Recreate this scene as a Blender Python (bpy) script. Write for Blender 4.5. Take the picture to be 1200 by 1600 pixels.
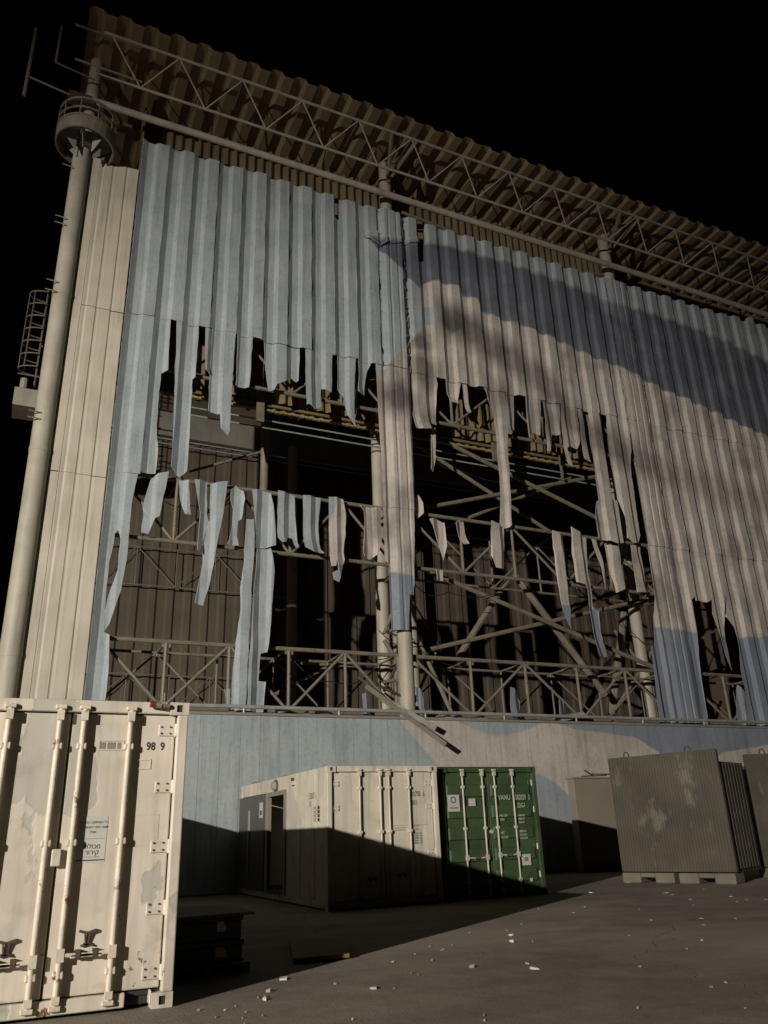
import bpy, bmesh, math, random
from mathutils import Vector, Matrix
from mathutils.geometry import tessellate_polygon
random.seed(7)
RAD = math.radians
for o in list(bpy.data.objects):
    bpy.data.objects.remove(o)
scene = bpy.context.scene
COL = scene.collection

# ------------------------------------------------------------------ camera
# World: X along the hangar wall, Y into the hangar, Z up.  Metres.
F_PX, YAW, PITCH, ROLL, CAM_H = 1239.364, 0.4378, 0.3829, -0.0359, 1.3458
FWD = Vector((math.sin(YAW)*math.cos(PITCH), math.cos(YAW)*math.cos(PITCH), math.sin(PITCH)))
_r0 = Vector((math.cos(YAW), -math.sin(YAW), 0)); _u0 = _r0.cross(FWD)
RIGHT = math.cos(ROLL)*_r0 + math.sin(ROLL)*_u0
UP = -math.sin(ROLL)*_r0 + math.cos(ROLL)*_u0
EYE = Vector((0, 0, CAM_H))
cam_data = bpy.data.cameras.new('camera'); cam = bpy.data.objects.new('camera', cam_data); COL.objects.link(cam)
cam_data.sensor_fit = 'VERTICAL'; cam_data.sensor_height = 36.0
cam_data.lens = F_PX/1600*36.0
cam_data.clip_start = 0.1; cam_data.clip_end = 2000
M = Matrix((RIGHT, UP, -FWD)).transposed().to_4x4(); M.translation = EYE
cam.matrix_world = M
scene.camera = cam
scene.render.resolution_x = 768; scene.render.resolution_y = 1024

def at(px, py, Y):
    """surveyed point: where the sight line through a spot of the 1200x1600 photograph meets the vertical plane at depth Y"""
    d = FWD + RIGHT*((px-600)/F_PX) - UP*((py-800)/F_PX)
    return EYE + d*(Y/d.y)
def at_ground(px, py, z=0.0):
    d = FWD + RIGHT*((px-600)/F_PX) - UP*((py-800)/F_PX)
    return EYE + d*((z-CAM_H)/d.z)

# ------------------------------------------------------------------ night sky, floodlight, exposure
world = bpy.data.worlds.new('World'); scene.world = world; world.use_nodes = True
wn = world.node_tree; wn.nodes.clear()
sky = wn.nodes.new('ShaderNodeTexSky'); sky.sky_type = 'NISHITA'; sky.sun_disc = False
sky.sun_elevation = RAD(-7); sky.sun_rotation = RAD(235)
bg = wn.nodes.new('ShaderNodeBackground'); bg.inputs['Strength'].default_value = 0.05
wo = wn.nodes.new('ShaderNodeOutputWorld')
wn.links.new(sky.outputs[0], bg.inputs[0]); wn.links.new(bg.outputs[0], wo.inputs[0])
# the one lamp of the yard: a floodlight on a mast behind and left of the viewer
ld = bpy.data.lights.new('floodlight', 'SPOT'); ld.energy = 118000; ld.color = (1.0, 0.935, 0.83)
ld.shadow_soft_size = 0.2; ld.spot_size = RAD(60); ld.spot_blend = 1.0
lamp = bpy.data.objects.new('floodlight', ld); COL.objects.link(lamp)
lamp.location = (-31.4, -15.3, 11.3)
lamp.rotation_euler = (Vector((3.2, 18, 4.6)) - lamp.location).to_track_quat('-Z', 'Y').to_euler()
scene.view_settings.view_transform = 'Standard'; scene.view_settings.look = 'None'
scene.view_settings.exposure = 0.0; scene.view_settings.gamma = 1.0
scene.view_settings.use_curve_mapping = False
scene.render.engine = 'CYCLES'
scene.cycles.max_bounces = 6; scene.cycles.diffuse_bounces = 4

# ------------------------------------------------------------------ materials
class NT:
    def __init__(s, name):
        s.m = bpy.data.materials.new(name); s.m.use_nodes = True
        s.t = s.m.node_tree; s.t.nodes.clear()
        s.out = s.n('ShaderNodeOutputMaterial'); s.b = s.n('ShaderNodeBsdfPrincipled')
        s.l(s.b.outputs[0], s.out.inputs[0])
        s.pos = s.n('ShaderNodeNewGeometry').outputs['Position']
    def n(s, t, **k):
        nd = s.t.nodes.new(t)
        for a, v in k.items(): setattr(nd, a, v)
        return nd
    def l(s, a, b): s.t.links.new(a, b)
    def math(s, op, a, b=None, c=None, clamp=False):
        nd = s.n('ShaderNodeMath', operation=op); nd.use_clamp = clamp
        for i, v in enumerate((a, b, c)):
            if v is None: continue
            if hasattr(v, 'links'): s.l(v, nd.inputs[i])
            else: nd.inputs[i].default_value = v
        return nd.outputs[0]
    def noise(s, scale, detail=4, rough=.55, stretch=None, vec=None):
        v = vec or s.pos
        if stretch:
            mp = s.n('ShaderNodeMapping'); mp.inputs['Scale'].default_value = stretch; s.l(v, mp.inputs[0]); v = mp.outputs[0]
        nd = s.n('ShaderNodeTexNoise'); nd.inputs['Scale'].default_value = scale
        nd.inputs['Detail'].default_value = detail; nd.inputs['Roughness'].default_value = rough
        s.l(v, nd.inputs['Vector']); return nd.outputs['Fac']
    def ramp(s, fac, lo, hi):
        nd = s.n('ShaderNodeMapRange'); nd.inputs[1].default_value = lo; nd.inputs[2].default_value = hi
        nd.clamp = True; s.l(fac, nd.inputs[0]); return nd.outputs[0]
    def mix(s, fac, a, b, blend='MIX'):
        nd = s.n('ShaderNodeMix', data_type='RGBA', blend_type=blend)
        for i, v in ((0, fac), (6, a), (7, b)):
            if hasattr(v, 'links'): s.l(v, nd.inputs[i])
            elif i == 0: nd.inputs[0].default_value = v
            else: nd.inputs[i].default_value = (*v, 1)
        return nd.outputs[2]
    def bump(s, h, strength, dist=.02):
        nd = s.n('ShaderNodeBump'); nd.inputs['Strength'].default_value = strength; nd.inputs['Distance'].default_value = dist
        s.l(h, nd.inputs['Height']); s.l(nd.outputs[0], s.b.inputs['Normal'])

def surface(name, col, rough=.7, var=.25, scale=1.5, streak=.2, dirt=(.09, .075, .055), rust=0.0, metal=0.0, bump=.25, bscale=18):
    t = NT(name)
    n1 = t.noise(scale, 5); n2 = t.noise(2.2, 4, stretch=(3, 3, .25)); n3 = t.noise(bscale, 4)
    dark = tuple(c*(1-var) for c in col); lite = tuple(min(1, c*(1+var*.55)) for c in col)
    c = t.mix(t.ramp(n1, .3, .7), dark, lite)
    c = t.mix(t.math('MULTIPLY', t.ramp(n2, .52, .8), streak), c, dirt)
    c = t.mix(t.math('MULTIPLY', t.ramp(n3, .45, .75), var*.5), c, dark)
    if rust:
        nr = t.noise(4.5, 8, .7)
        c = t.mix(t.ramp(nr, .72-rust, .76-rust), c, (.16, .065, .025))
    t.l(c, t.b.inputs['Base Color'])
    t.l(t.math('MULTIPLY_ADD', n1, .25, rough-.12), t.b.inputs['Roughness'])
    t.b.inputs['Metallic'].default_value = metal
    if bump: t.bump(t.math('ADD', n3, t.math('MULTIPLY', n1, .6)), bump)
    return t.m

def mural():
    """wall painting: pale blue ground, slate hill, beige slopes, lavender-blue foot; position on the wall decides"""
    t = NT('painted_fibre_cement')
    sep = t.n('ShaderNodeSeparateXYZ'); t.l(t.pos, sep.inputs[0])
    wob = t.noise(.9, 3); wob2 = t.noise(5, 3)
    u = sep.outputs[0]; z0 = sep.outputs[2]
    z = t.math('ADD', z0, t.math('ADD', t.math('MULTIPLY_ADD', wob, .5, -.25), t.math('MULTIPLY_ADD', wob2, .1, -.05)))
    un = t.math('DIVIDE', u, 40.0)
    def curve(pts):
        nd = t.n('ShaderNodeFloatCurve'); cv = nd.mapping.curves[0]
        nd.mapping.use_clip = False
        ps = sorted(pts)
        while len(cv.points) < len(ps): cv.points.new(.5, .5)
        for p, (a, b) in zip(cv.points, ps):
            p.location = (a/40, b/30); p.handle_type = 'VECTOR'
        nd.mapping.update(); t.l(un, nd.inputs['Value'])
        return t.math('MULTIPLY', nd.outputs[0], 30.0)
    def above(zv, c, soft=.05):
        return t.ramp(t.math('SUBTRACT', zv, c), -soft, soft)
    g = t.noise(.7, 6, .6); st = t.noise(1.5, 4, stretch=(5, 5, .3)); fine = t.noise(9, 5)
    blue = t.mix(t.ramp(g, .3, .7), (.285, .325, .345), (.375, .41, .425))
    slate = t.mix(t.ramp(g, .3, .72), (.085, .092, .122), (.145, .154, .19))
    beige = t.mix(t.ramp(g, .3, .7), (.44, .395, .35), (.56, .505, .455))
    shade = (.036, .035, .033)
    lav = t.mix(t.ramp(g, .3, .7), (.185, .21, .26), (.25, .275, .33))
    # soft grey patches over the beige slopes
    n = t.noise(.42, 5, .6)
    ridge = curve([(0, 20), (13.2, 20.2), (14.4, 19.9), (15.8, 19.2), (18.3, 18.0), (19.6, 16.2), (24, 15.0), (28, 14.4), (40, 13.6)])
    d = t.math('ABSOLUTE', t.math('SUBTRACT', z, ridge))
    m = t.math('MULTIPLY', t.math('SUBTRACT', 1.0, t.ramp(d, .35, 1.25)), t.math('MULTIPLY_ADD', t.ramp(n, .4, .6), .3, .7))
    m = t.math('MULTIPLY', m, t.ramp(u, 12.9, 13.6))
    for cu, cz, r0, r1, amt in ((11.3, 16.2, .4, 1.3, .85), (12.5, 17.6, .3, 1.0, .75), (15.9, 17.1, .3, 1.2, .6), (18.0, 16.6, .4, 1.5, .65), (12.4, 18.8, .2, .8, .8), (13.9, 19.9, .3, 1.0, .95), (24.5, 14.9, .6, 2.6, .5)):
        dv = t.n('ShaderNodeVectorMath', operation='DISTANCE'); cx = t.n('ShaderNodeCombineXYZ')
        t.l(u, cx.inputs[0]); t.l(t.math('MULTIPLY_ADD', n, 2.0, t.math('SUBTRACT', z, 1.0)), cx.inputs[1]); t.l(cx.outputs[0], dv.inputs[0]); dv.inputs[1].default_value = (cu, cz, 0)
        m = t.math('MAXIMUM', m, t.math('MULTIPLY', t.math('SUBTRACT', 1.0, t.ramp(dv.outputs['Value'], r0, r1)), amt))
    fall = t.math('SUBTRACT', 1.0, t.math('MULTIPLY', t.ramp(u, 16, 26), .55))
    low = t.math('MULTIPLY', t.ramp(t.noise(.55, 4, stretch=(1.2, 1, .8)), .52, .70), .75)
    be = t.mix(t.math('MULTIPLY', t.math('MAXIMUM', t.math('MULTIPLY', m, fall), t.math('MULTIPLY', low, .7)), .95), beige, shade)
    c = blue
    # beige below the hill, its left flank falling away to the left
    beige_top = curve([(0, 0), (7.9, 0), (8.2, 9.9), (8.9, 11.5), (10.5, 16.8), (10.95, 17.3), (11.9, 18.4), (12.55, 19.4), (12.7, 21.6), (13.42, 21.8), (14.4, 21.8), (14.5, 21.45), (15.2, 21.4), (15.3, 20.9), (17.8, 20.7), (21.2, 20.0), (24.9, 19.2), (30.5, 18.0), (40, 16.2)])
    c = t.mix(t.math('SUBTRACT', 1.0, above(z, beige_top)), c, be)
    dn = t.n('ShaderNodeVectorMath', operation='DISTANCE'); cb = t.n('ShaderNodeCombineXYZ')
    t.l(u, cb.inputs[0]); t.l(z, cb.inputs[1]); t.l(cb.outputs[0], dn.inputs[0]); dn.inputs[1].default_value = (12.8, 20.05, 0)
    c = t.mix(t.math('SUBTRACT', 1.0, t.ramp(dn.outputs['Value'], .40, .44)), c, blue)
    slate_hi = curve([(0, 20), (9.8, 22.9), (11, 23.1), (13.65, 23.75), (18.4, 23.8), (22.2, 23.3), (26.3, 23.3), (29.5, 22.9), (32, 22.4), (40, 20.5)])
    slate_lo = curve([(0, 26), (9.6, 23.6), (11, 22.3), (11.7, 21.95), (12.5, 21.2), (12.75, 21.6), (13.42, 21.8), (14.4, 21.8), (14.5, 21.45), (15.2, 21.4), (15.3, 20.9), (17.8, 20.7), (21.2, 20.0), (24.9, 19.2), (30.5, 18.0), (40, 16.2)])
    sm = t.math('MULTIPLY', above(z, slate_lo), t.math('SUBTRACT', 1.0, above(z, slate_hi, .12)))
    pale = t.mix(t.math('MULTIPLY', t.ramp(t.noise(.6, 4), .5, .66), .55), slate, (.22, .245, .28))
    c = t.mix(sm, c, pale)
    lav_top = curve([(0, 4), (7, 8), (9, 9.4), (11.2, 9.25), (17.7, 8.75), (19.2, 8.8), (22.3, 8.2), (27.7, 8.2), (40, 8)])
    c = t.mix(t.math('MULTIPLY', t.math('SUBTRACT', 1.0, above(z, lav_top)), t.ramp(u, 8.4, 8.9)), c, lav)
    # plinth part of the picture, below 4.6 m
    pl_be = curve([(0, 1), (10.4, 5), (10.78, 4.3), (12.0, 3.05), (12.2, 2.0), (40, 2)])
    lens = curve([(0, 6), (12.3, 4.7), (12.9, 4.35), (14.15, 4.0), (15.4, 4.3), (16, 4.6), (17.2, 4.3), (19.6, 4.1), (20.63, 3.6), (20.9, 2.8), (22.0, 2.6), (23.6, 3.6), (26, 3.9), (40, 3.9)])
    low_bl = curve([(0, 0), (14.6, 3.0), (15.6, 2.85), (16.2, 2.55), (16.9, 2.0), (17.2, 0), (40, 0)])
    zp = t.math('ADD', z0, t.math('MULTIPLY_ADD', wob, .16, -.08))
    right = t.math('GREATER_THAN', u, 10.4)
    side = t.math('MULTIPLY', right, above(zp, pl_be, .03))
    inb = t.math('MULTIPLY', side, t.math('SUBTRACT', 1.0, above(zp, lens, .03)))
    inb = t.math('MULTIPLY', inb, above(zp, low_bl, .04))
    pb = t.mix(t.math('MULTIPLY', t.ramp(n, .5, .7), .4), beige, (.2, .18, .165))
    pc = t.mix(t.ramp(u, 15, 18), blue, lav)
    pc = t.mix(inb, pc, pb)
    c = t.mix(t.math('LESS_THAN', z0, 4.62), c, pc)
    # weathering
    c = t.mix(t.math('MULTIPLY', t.ramp(st, .48, .8), .4), c, (.07, .065, .06))
    c = t.mix(t.math('MULTIPLY', t.ramp(fine, .5, .8), .3), c, (.10, .095, .085))
    rr = t.noise(1.1, 5, .65, stretch=(7, 7, .16))
    c = t.mix(t.math('MULTIPLY', t.ramp(rr, .64, .76), .5), c, (.115, .075, .048))
    t.l(c, t.b.inputs['Base Color']); t.b.inputs['Roughness'].default_value = .85
    t.bump(t.math('ADD', fine, t.math('MULTIPLY', st, 1.2)), .3, .015)
    return t.m

def asphalt():
    t = NT('dusty_asphalt')
    a = t.noise(.22, 6, .6); b = t.noise(1.6, 6, .65); f = t.noise(55, 3); tr = t.noise(.5, 4, stretch=(.35, 1.8, 1))
    c = t.mix(t.ramp(a, .38, .62), (.128, .105, .08), (.262, .218, .170))
    c = t.mix(t.math('MULTIPLY', t.ramp(b, .45, .75), .55), c, (.24, .21, .172))
    c = t.mix(t.math('MULTIPLY', t.ramp(tr, .5, .7), .5), c, (.10, .088, .072))
    c = t.mix(t.math('MULTIPLY', t.ramp(f, .55, .7), .5), c, (.05, .045, .04))
    oil = t.noise(.55, 4, .5)
    c = t.mix(t.math('MULTIPLY', t.ramp(oil, .60, .68), .45), c, (.055, .05, .042))
    gr = t.noise(14, 4, .7)
    c = t.mix(t.math('MULTIPLY', t.ramp(gr, .58, .72), .35), c, (.30, .265, .22))
    v = t.n('ShaderNodeTexVoronoi', feature='DISTANCE_TO_EDGE'); v.inputs['Scale'].default_value = .16
    wv = t.n('ShaderNodeTexNoise'); wv.inputs['Scale'].default_value = 1.2; t.l(t.pos, wv.inputs['Vector'])
    ad = t.n('ShaderNodeVectorMath', operation='ADD'); t.l(t.pos, ad.inputs[0]); t.l(wv.outputs['Color'], ad.inputs[1])
    t.l(ad.outputs[0], v.inputs['Vector'])
    crack = t.math('SUBTRACT', 1.0, t.ramp(v.outputs['Distance'], .0, .003))
    c = t.mix(t.math('MULTIPLY', crack, t.math('MULTIPLY', t.ramp(a, .4, .55), .7)), c, (.03, .027, .023))
    t.l(c, t.b.inputs['Base Color']); t.b.inputs['Roughness'].default_value = .92
    h = t.math('ADD', t.math('MULTIPLY', f, .35), t.math('ADD', t.math('MULTIPLY', b, 1.2), t.math('MULTIPLY', crack, -.3)))
    t.bump(h, .55, .03)
    return t.m

def stained_concrete():
    t = NT('stained_olive_concrete')
    n1 = t.noise(1.0, 5); bl = t.noise(2.6, 5, .6, stretch=(1, 1, .6)); st = t.noise(1.6, 4, stretch=(5, 5, .2)); f = t.noise(26, 4)
    c = t.mix(t.ramp(n1, .3, .7), (.055, .05, .037), (.095, .084, .063))
    c = t.mix(t.math('MULTIPLY', t.ramp(bl, .58, .68), .6), c, (.19, .172, .135))
    c = t.mix(t.math('MULTIPLY', t.ramp(st, .5, .75), .5), c, (.062, .06, .047))
    c = t.mix(t.math('MULTIPLY', t.ramp(f, .5, .75), .4), c, (.07, .065, .05))
    t.l(c, t.b.inputs['Base Color']); t.b.inputs['Roughness'].default_value = .92
    t.bump(f, .5, .02)
    return t.m

def peeling(name, base, under, rust):
    """old container paint: repainted patches, peeled islands, rust pips"""
    t = NT(name)
    n1 = t.noise(1.3, 5); pz = t.noise(1.15, 7, .5, stretch=(1, 1, .75)); f = t.noise(30, 4); st = t.noise(2.4, 4, stretch=(4, 4, .22))
    c = t.mix(t.ramp(n1, .3, .7), tuple(x*.84 for x in base), tuple(min(1, x*1.07) for x in base))
    c = t.mix(t.ramp(pz, .585, .592), c, under)
    c = t.mix(t.math('MULTIPLY', t.ramp(st, .47, .76), .5), c, tuple(x*.42 for x in base))
    sep = t.n('ShaderNodeSeparateXYZ'); t.l(t.pos, sep.inputs[0])
    foot = t.math('SUBTRACT', 1.0, t.ramp(sep.outputs[2], .05, .9))
    rn = t.math('ADD', t.noise(7, 7, .7), t.math('MULTIPLY', foot, .07))
    c = t.mix(t.ramp(rn, .675, .70), c, rust)
    c = t.mix(t.math('MULTIPLY', t.ramp(t.noise(3.2, 6), .55, .72), t.math('MULTIPLY_ADD', foot, .45, .22)), c, (.13, .1, .065))
    t.l(c, t.b.inputs['Base Color']); t.l(t.math('MULTIPLY_ADD', n1, .3, .4), t.b.inputs['Roughness'])
    t.bump(t.math('ADD', t.math('MULTIPLY', f, .25), t.math('MULTIPLY', t.ramp(pz, .582, .595), -1.0)), .3, .01)
    return t.m

MAT = {}
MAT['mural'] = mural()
MAT['asphalt'] = asphalt()
MAT['beige'] = surface('cream_wall_sheet', (.50, .45, .365), .7, .15, .8, .3)
MAT['column'] = surface('cream_column_paint', (.40, .365, .295), .55, .2, 1.2, .35, rust=.04)
MAT['truss'] = surface('grey_steel_paint', (.20, .178, .135), .6, .25, 2, .3, rust=.12, bump=.1)
MAT['roof'] = surface('brown_roof_sheet', (.27, .198, .108), .75, .22, .7, .3)
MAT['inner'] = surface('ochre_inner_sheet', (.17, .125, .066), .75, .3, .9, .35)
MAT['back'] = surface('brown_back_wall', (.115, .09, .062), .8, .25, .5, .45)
MAT['backshade'] = surface('back_wall_shaded', (.105, .084, .058), .85, .3, .5, .4)  # darker copy of the back-wall brown; the far bay's shade is in the colour
MAT['yellow'] = surface('yellow_lining_edge', (.33, .25, .12), .8, .25, 2, .3)
MAT['beam'] = surface('dull_grey_beam', (.23, .215, .18), .7, .2, .8, .3)
MAT['rail'] = surface('galvanised_rail', (.36, .37, .35), .5, .2, 2, .3, metal=.2)
MAT['cream'] = peeling('peeling_cream_paint', (.57, .51, .425), (.42, .395, .345), (.13, .06, .025))
MAT['white'] = peeling('old_white_paint', (.60, .545, .45), (.50, .46, .39), (.14, .07, .03))
MAT['green'] = surface('green_container_paint', (.045, .078, .032), .55, .35, 1.6, .3, dirt=(.05, .05, .03), rust=.08)
MAT['bar'] = surface('worn_bar_steel', (.47, .45, .37), .5, .25, 3, .2, rust=.1)
MAT['barcream'] = surface('cream_bar_paint', (.56, .50, .405), .5, .2, 3, .25, rust=.12)
MAT['greydoor'] = surface('dark_grey_door_paint', (.085, .083, .076), .45, .2, 1.5, .2)
MAT['shelter'] = stained_concrete()
MAT['tan'] = surface('tan_box_paint', (.25, .215, .17), .75, .12, .8, .15)
MAT['feet'] = surface('pale_concrete_foot', (.165, .145, .11), .9, .25, 2, .3)
MAT['black'] = surface('black_plastic', (.018, .018, .017), .5, .3, 3, .1)
MAT['dark'] = surface('dark_void_steel', (.02, .018, .015), .8, .3, 3, .1)
MAT['rubber'] = surface('perished_gasket', (.06, .055, .045), .8, .3, 6, .1)
MAT['rust'] = surface('rusty_steel', (.07, .046, .03), .8, .35, 5, .2)
MAT['paper'] = surface('white_paper', (.46, .44, .40), .8, .06, 6, .05, bump=.1)
MAT['scrap'] = surface('pale_cement_chip', (.33, .305, .265), .9, .25, 6, .1)
MAT['ink'] = surface('black_ink', (.02, .02, .022), .7, .1, 6, 0, bump=0)
MAT['fade'] = surface('faded_ink', (.20, .18, .15), .7, .15, 9, 0, bump=0)
MAT['whiteink'] = surface('white_stencil_paint', (.42, .44, .36), .7, .25, 14, .2, bump=0)
MAT['card'] = surface('brown_cardboard', (.16, .105, .04), .9, .2, 3, .2)
MAT['red'] = surface('red_lens', (.16, .03, .025), .35, .1, 5, .1)
MAT['wood'] = surface('weathered_timber', (.17, .145, .11), .85, .3, 3, .4)
MAT['bluelogo'] = surface('blue_print', (.05, .10, .16), .7, .1, 6, 0, bump=0)

# ------------------------------------------------------------------ mesh helpers
class MB:
    def __init__(s): s.v = []; s.f = []
    def quad(s, a, b, c, d):
        n = len(s.v); s.v += [tuple(a), tuple(b), tuple(c), tuple(d)]; s.f.append((n, n+1, n+2, n+3)); return s
    def hexa(s, p):
        n = len(s.v); s.v += [tuple(q) for q in p]
        for f in ((0, 3, 2, 1), (4, 5, 6, 7), (0, 1, 5, 4), (1, 2, 6, 5), (2, 3, 7, 6), (3, 0, 4, 7)): s.f.append(tuple(n+i for i in f))
        return s
    def box(s, x0, y0, z0, x1, y1, z1):
        return s.hexa([(x0, y0, z0), (x1, y0, z0), (x1, y1, z0), (x0, y1, z0), (x0, y0, z1), (x1, y0, z1), (x1, y1, z1), (x0, y1, z1)])
    def tube(s, a, b, r, n=8, r2=None, cap=True):
        a = Vector(a); b = Vector(b); d = (b-a).normalized()
        e = d.cross(Vector((0, 0, 1)) if abs(d.z) < .9 else Vector((1, 0, 0))).normalized(); g = d.cross(e)
        k = len(s.v); r2 = r if r2 is None else r2
        for c, rr in ((a, r), (b, r2)):
            for i in range(n):
                w = 2*math.pi*i/n; s.v.append(tuple(c + (e*math.cos(w) + g*math.sin(w))*rr))
        for i in range(n):
            j = (i+1) % n; s.f.append((k+i, k+j, k+n+j, k+n+i))
        if cap: s.f.append(tuple(k+i for i in range(n))[::-1]); s.f.append(tuple(k+n+i for i in range(n)))
        return s
    def path(s, pts, r, n=6):
        for a, b in zip(pts, pts[1:]): s.tube(a, b, r, n)
        return s
    def beam(s, a, b, w, h):
        a = Vector(a); b = Vector(b); d = (b-a).normalized()
        e = d.cross(Vector((0, 0, 1)) if abs(d.z) < .95 else Vector((1, 0, 0))).normalized()*(w/2); g = e.normalized().cross(d)*(h/2)
        return s.hexa([a-e-g, a+e-g, a+e+g, a-e+g, b-e-g, b+e-g, b+e+g, b-e+g])
    def mesh(s, name, smooth=False):
        m = bpy.data.meshes.new(name); m.from_pydata(s.v, [], s.f); m.update()
        bm = bmesh.new(); bm.from_mesh(m); bmesh.ops.recalc_face_normals(bm, faces=bm.faces); bm.to_mesh(m); bm.free()
        if smooth:
            for p in m.polygons: p.use_smooth = True
            m.set_sharp_from_angle(angle=RAD(40))
        return m
    def build(s, name, mat, parent=None, smooth=False):
        return link(name, s.mesh(name, smooth), mat, parent)

def link(name, mesh, mat, parent=None):
    if mat is not None and not mesh.materials: mesh.materials.append(MAT[mat] if isinstance(mat, str) else mat)
    o = bpy.data.objects.new(name, mesh); COL.objects.link(o)
    if parent is not None: o.parent = parent
    return o
def bevel(o, w=.01, seg=1):
    m = o.modifiers.new('bevel', 'BEVEL'); m.width = w; m.segments = seg; m.limit_method = 'ANGLE'; m.angle_limit = RAD(40); return o
def thing(name, label, cat, group=None):
    o = bpy.data.objects.new(name, None); COL.objects.link(o); tag(o, label, cat, group); return o
def tag(o, label, cat, group=None):
    o['label'] = label; o['category'] = cat
    if group: o['group'] = group
    return o
def part(name, parent):
    o = bpy.data.objects.new(name, None); COL.objects.link(o); o.parent = parent; return o

def text(name, body, size, origin, xdir, ydir, mat, parent, align='LEFT', sx=1.0, bold=0.0):
    """flat lettering lying on a surface"""
    c = bpy.data.curves.new(name, 'FONT'); c.body = body; c.size = size; c.align_x = align; c.offset = bold
    c.extrude = 0.0004; c.resolution_u = 3
    tmp = bpy.data.objects.new('tmp', c); COL.objects.link(tmp)
    bpy.context.view_layer.update()
    me = bpy.data.meshes.new_from_object(tmp.evaluated_get(bpy.context.evaluated_depsgraph_get()))
    bpy.data.objects.remove(tmp); bpy.data.curves.remove(c)
    me.materials.clear()
    X = Vector(xdir).normalized(); Yv = Vector(ydir).normalized(); Z = X.cross(Yv); O = Vector(origin)
    for v in me.vertices: v.co = O + X*v.co.x*sx + Yv*v.co.y + Z*v.co.z
    return link(name, me, mat, parent)

# ------------------------------------------------------------------ ground
bm = bmesh.new(); bmesh.ops.create_grid(bm, x_segments=4, y_segments=4, size=400)
gm = bpy.data.meshes.new('ground'); bm.to_mesh(gm); bm.free()
ground = link('ground', gm, 'asphalt'); ground['kind'] = 'structure'

# ------------------------------------------------------------------ the hangar
D = 22.6                    # outer face of the cladding
PERIOD = .905; U0 = 1.65
HANGAR = thing('hangar', 'tall hangar with torn painted corrugated wall and exposed steel frame', 'hangar')
COVERS = ((10.82, 11.92), (22.25, 23.4))

def profile(u):
    """depth of the folded sheet at u (0 = outermost crest)"""
    for a, b in COVERS:
        if a <= u <= b:
            t = (u-a)/(b-a)
            d = min(t, 1-t)*(b-a); deep = .13 if a < 15 else .07
            return .04 - deep*min(1.0, d/.2) + (.035 if .30 < t < .38 or .62 < t < .70 else 0.0)
    t = ((u-U0)/PERIOD) % 1.0
    if t < .22: return .125*t/.22
    if t < .46: return .125
    if t < .60: return .125*(1-(t-.46)/.14)
    return 0.0
BREAKS = set()
k = 0
for k in range(-1, 40):
    for t in (0, .22, .46, .60): BREAKS.add(round(U0+PERIOD*(k+t), 4))
for a, b in COVERS:
    BREAKS = {x for x in BREAKS if not (a-.01 < x < b+.01)} | {a, a+.2, b-.2, b} | {a+(b-a)*q for q in (.29, .31, .37, .39, .61, .63, .69, .71)}
BREAKS = sorted(BREAKS)

def rough_edge(poly, amp):
    out = []
    for (a, b) in zip(poly, poly[1:]+poly[:1]):
        n = max(1, int(math.hypot(b[0]-a[0], b[1]-a[1])/.22))
        for i in range(n):
            t = i/n; j = amp if i else amp*.3
            out.append((a[0]+(b[0]-a[0])*t+random.uniform(-j, j), a[1]+(b[1]-a[1])*t+random.uniform(-j, j)*1.3))
    return out

def sheet(poly, name='cladding_sheet', off=0.0, amp=.03, lean=0.0, twist=0.0, parent=None, mat='mural', prof=profile, breaks=None, thick=.018, y0=None, dz=.6, curl=0.0, buckle=0.0):
    """a piece of folded sheet cut to the outline poly [(u, z)...]"""
    poly = rough_edge(poly, amp) if amp else poly
    tris = tessellate_polygon([[Vector((p[0], p[1], 0)) for p in poly]])
    bm = bmesh.new(); vs = [bm.verts.new((p[0], 0, p[1])) for p in poly]
    for t in tris:
        try: bm.faces.new([vs[i] for i in t])
        except ValueError: pass
    u0 = min(p[0] for p in poly); u1 = max(p[0] for p in poly); z0 = min(p[1] for p in poly); z1 = max(p[1] for p in poly)
    for x in (BREAKS if breaks is None else breaks):
        if u0+1e-3 < x < u1-1e-3:
            bmesh.ops.bisect_plane(bm, geom=bm.verts[:]+bm.edges[:]+bm.faces[:], plane_co=(x, 0, 0), plane_no=(1, 0, 0), dist=1e-5)
    if lean or twist or curl or buckle:
        z = z1-dz
        while z > z0+.1:
            bmesh.ops.bisect_plane(bm, geom=bm.verts[:]+bm.edges[:]+bm.faces[:], plane_co=(0, 0, z), plane_no=(0, 0, 1), dist=1e-5); z -= dz
    base = D if y0 is None else y0; uc = (u0+u1)/2; ph = random.uniform(0, 6.28)
    for v in bm.verts:
        h = (z1-v.co.z)
        v.co.y = base + prof(v.co.x) + off + lean*h*h + twist*h*(v.co.x-uc)
        if buckle: v.co.y += buckle*(math.sin(h*2.3+ph)+.6*math.sin(h*5.1+ph*2+v.co.x*3))
        if curl:
            e = max(0.0, h/(z1-z0)-.6)/.4
            v.co.y -= curl*e*e*min(1.0, (z1-z0)*.6)
    bmesh.ops.recalc_face_normals(bm, faces=bm.faces)
    if sum(f.normal.y for f in bm.faces) > 0: bmesh.ops.reverse_faces(bm, faces=bm.faces)
    me = bpy.data.meshes.new(name); bm.to_mesh(me); bm.free()
    o = link(name, me, mat, HANGAR if parent is None else parent)
    s = o.modifiers.new('thickness', 'SOLIDIFY'); s.thickness = thick; s.offset = -1
    return o
def px_sheet(pts, off=.05, **kw):
    return sheet([(lambda p: (p.x, p.z))(at(x, y, D)) for x, y in pts], off=off, **kw)

Z_TOP, Z_S1, Z_S2, Z_B = 24.6, 17.3, 11.65, 4.62
def col_u(k): return U0+PERIOD*k
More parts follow.
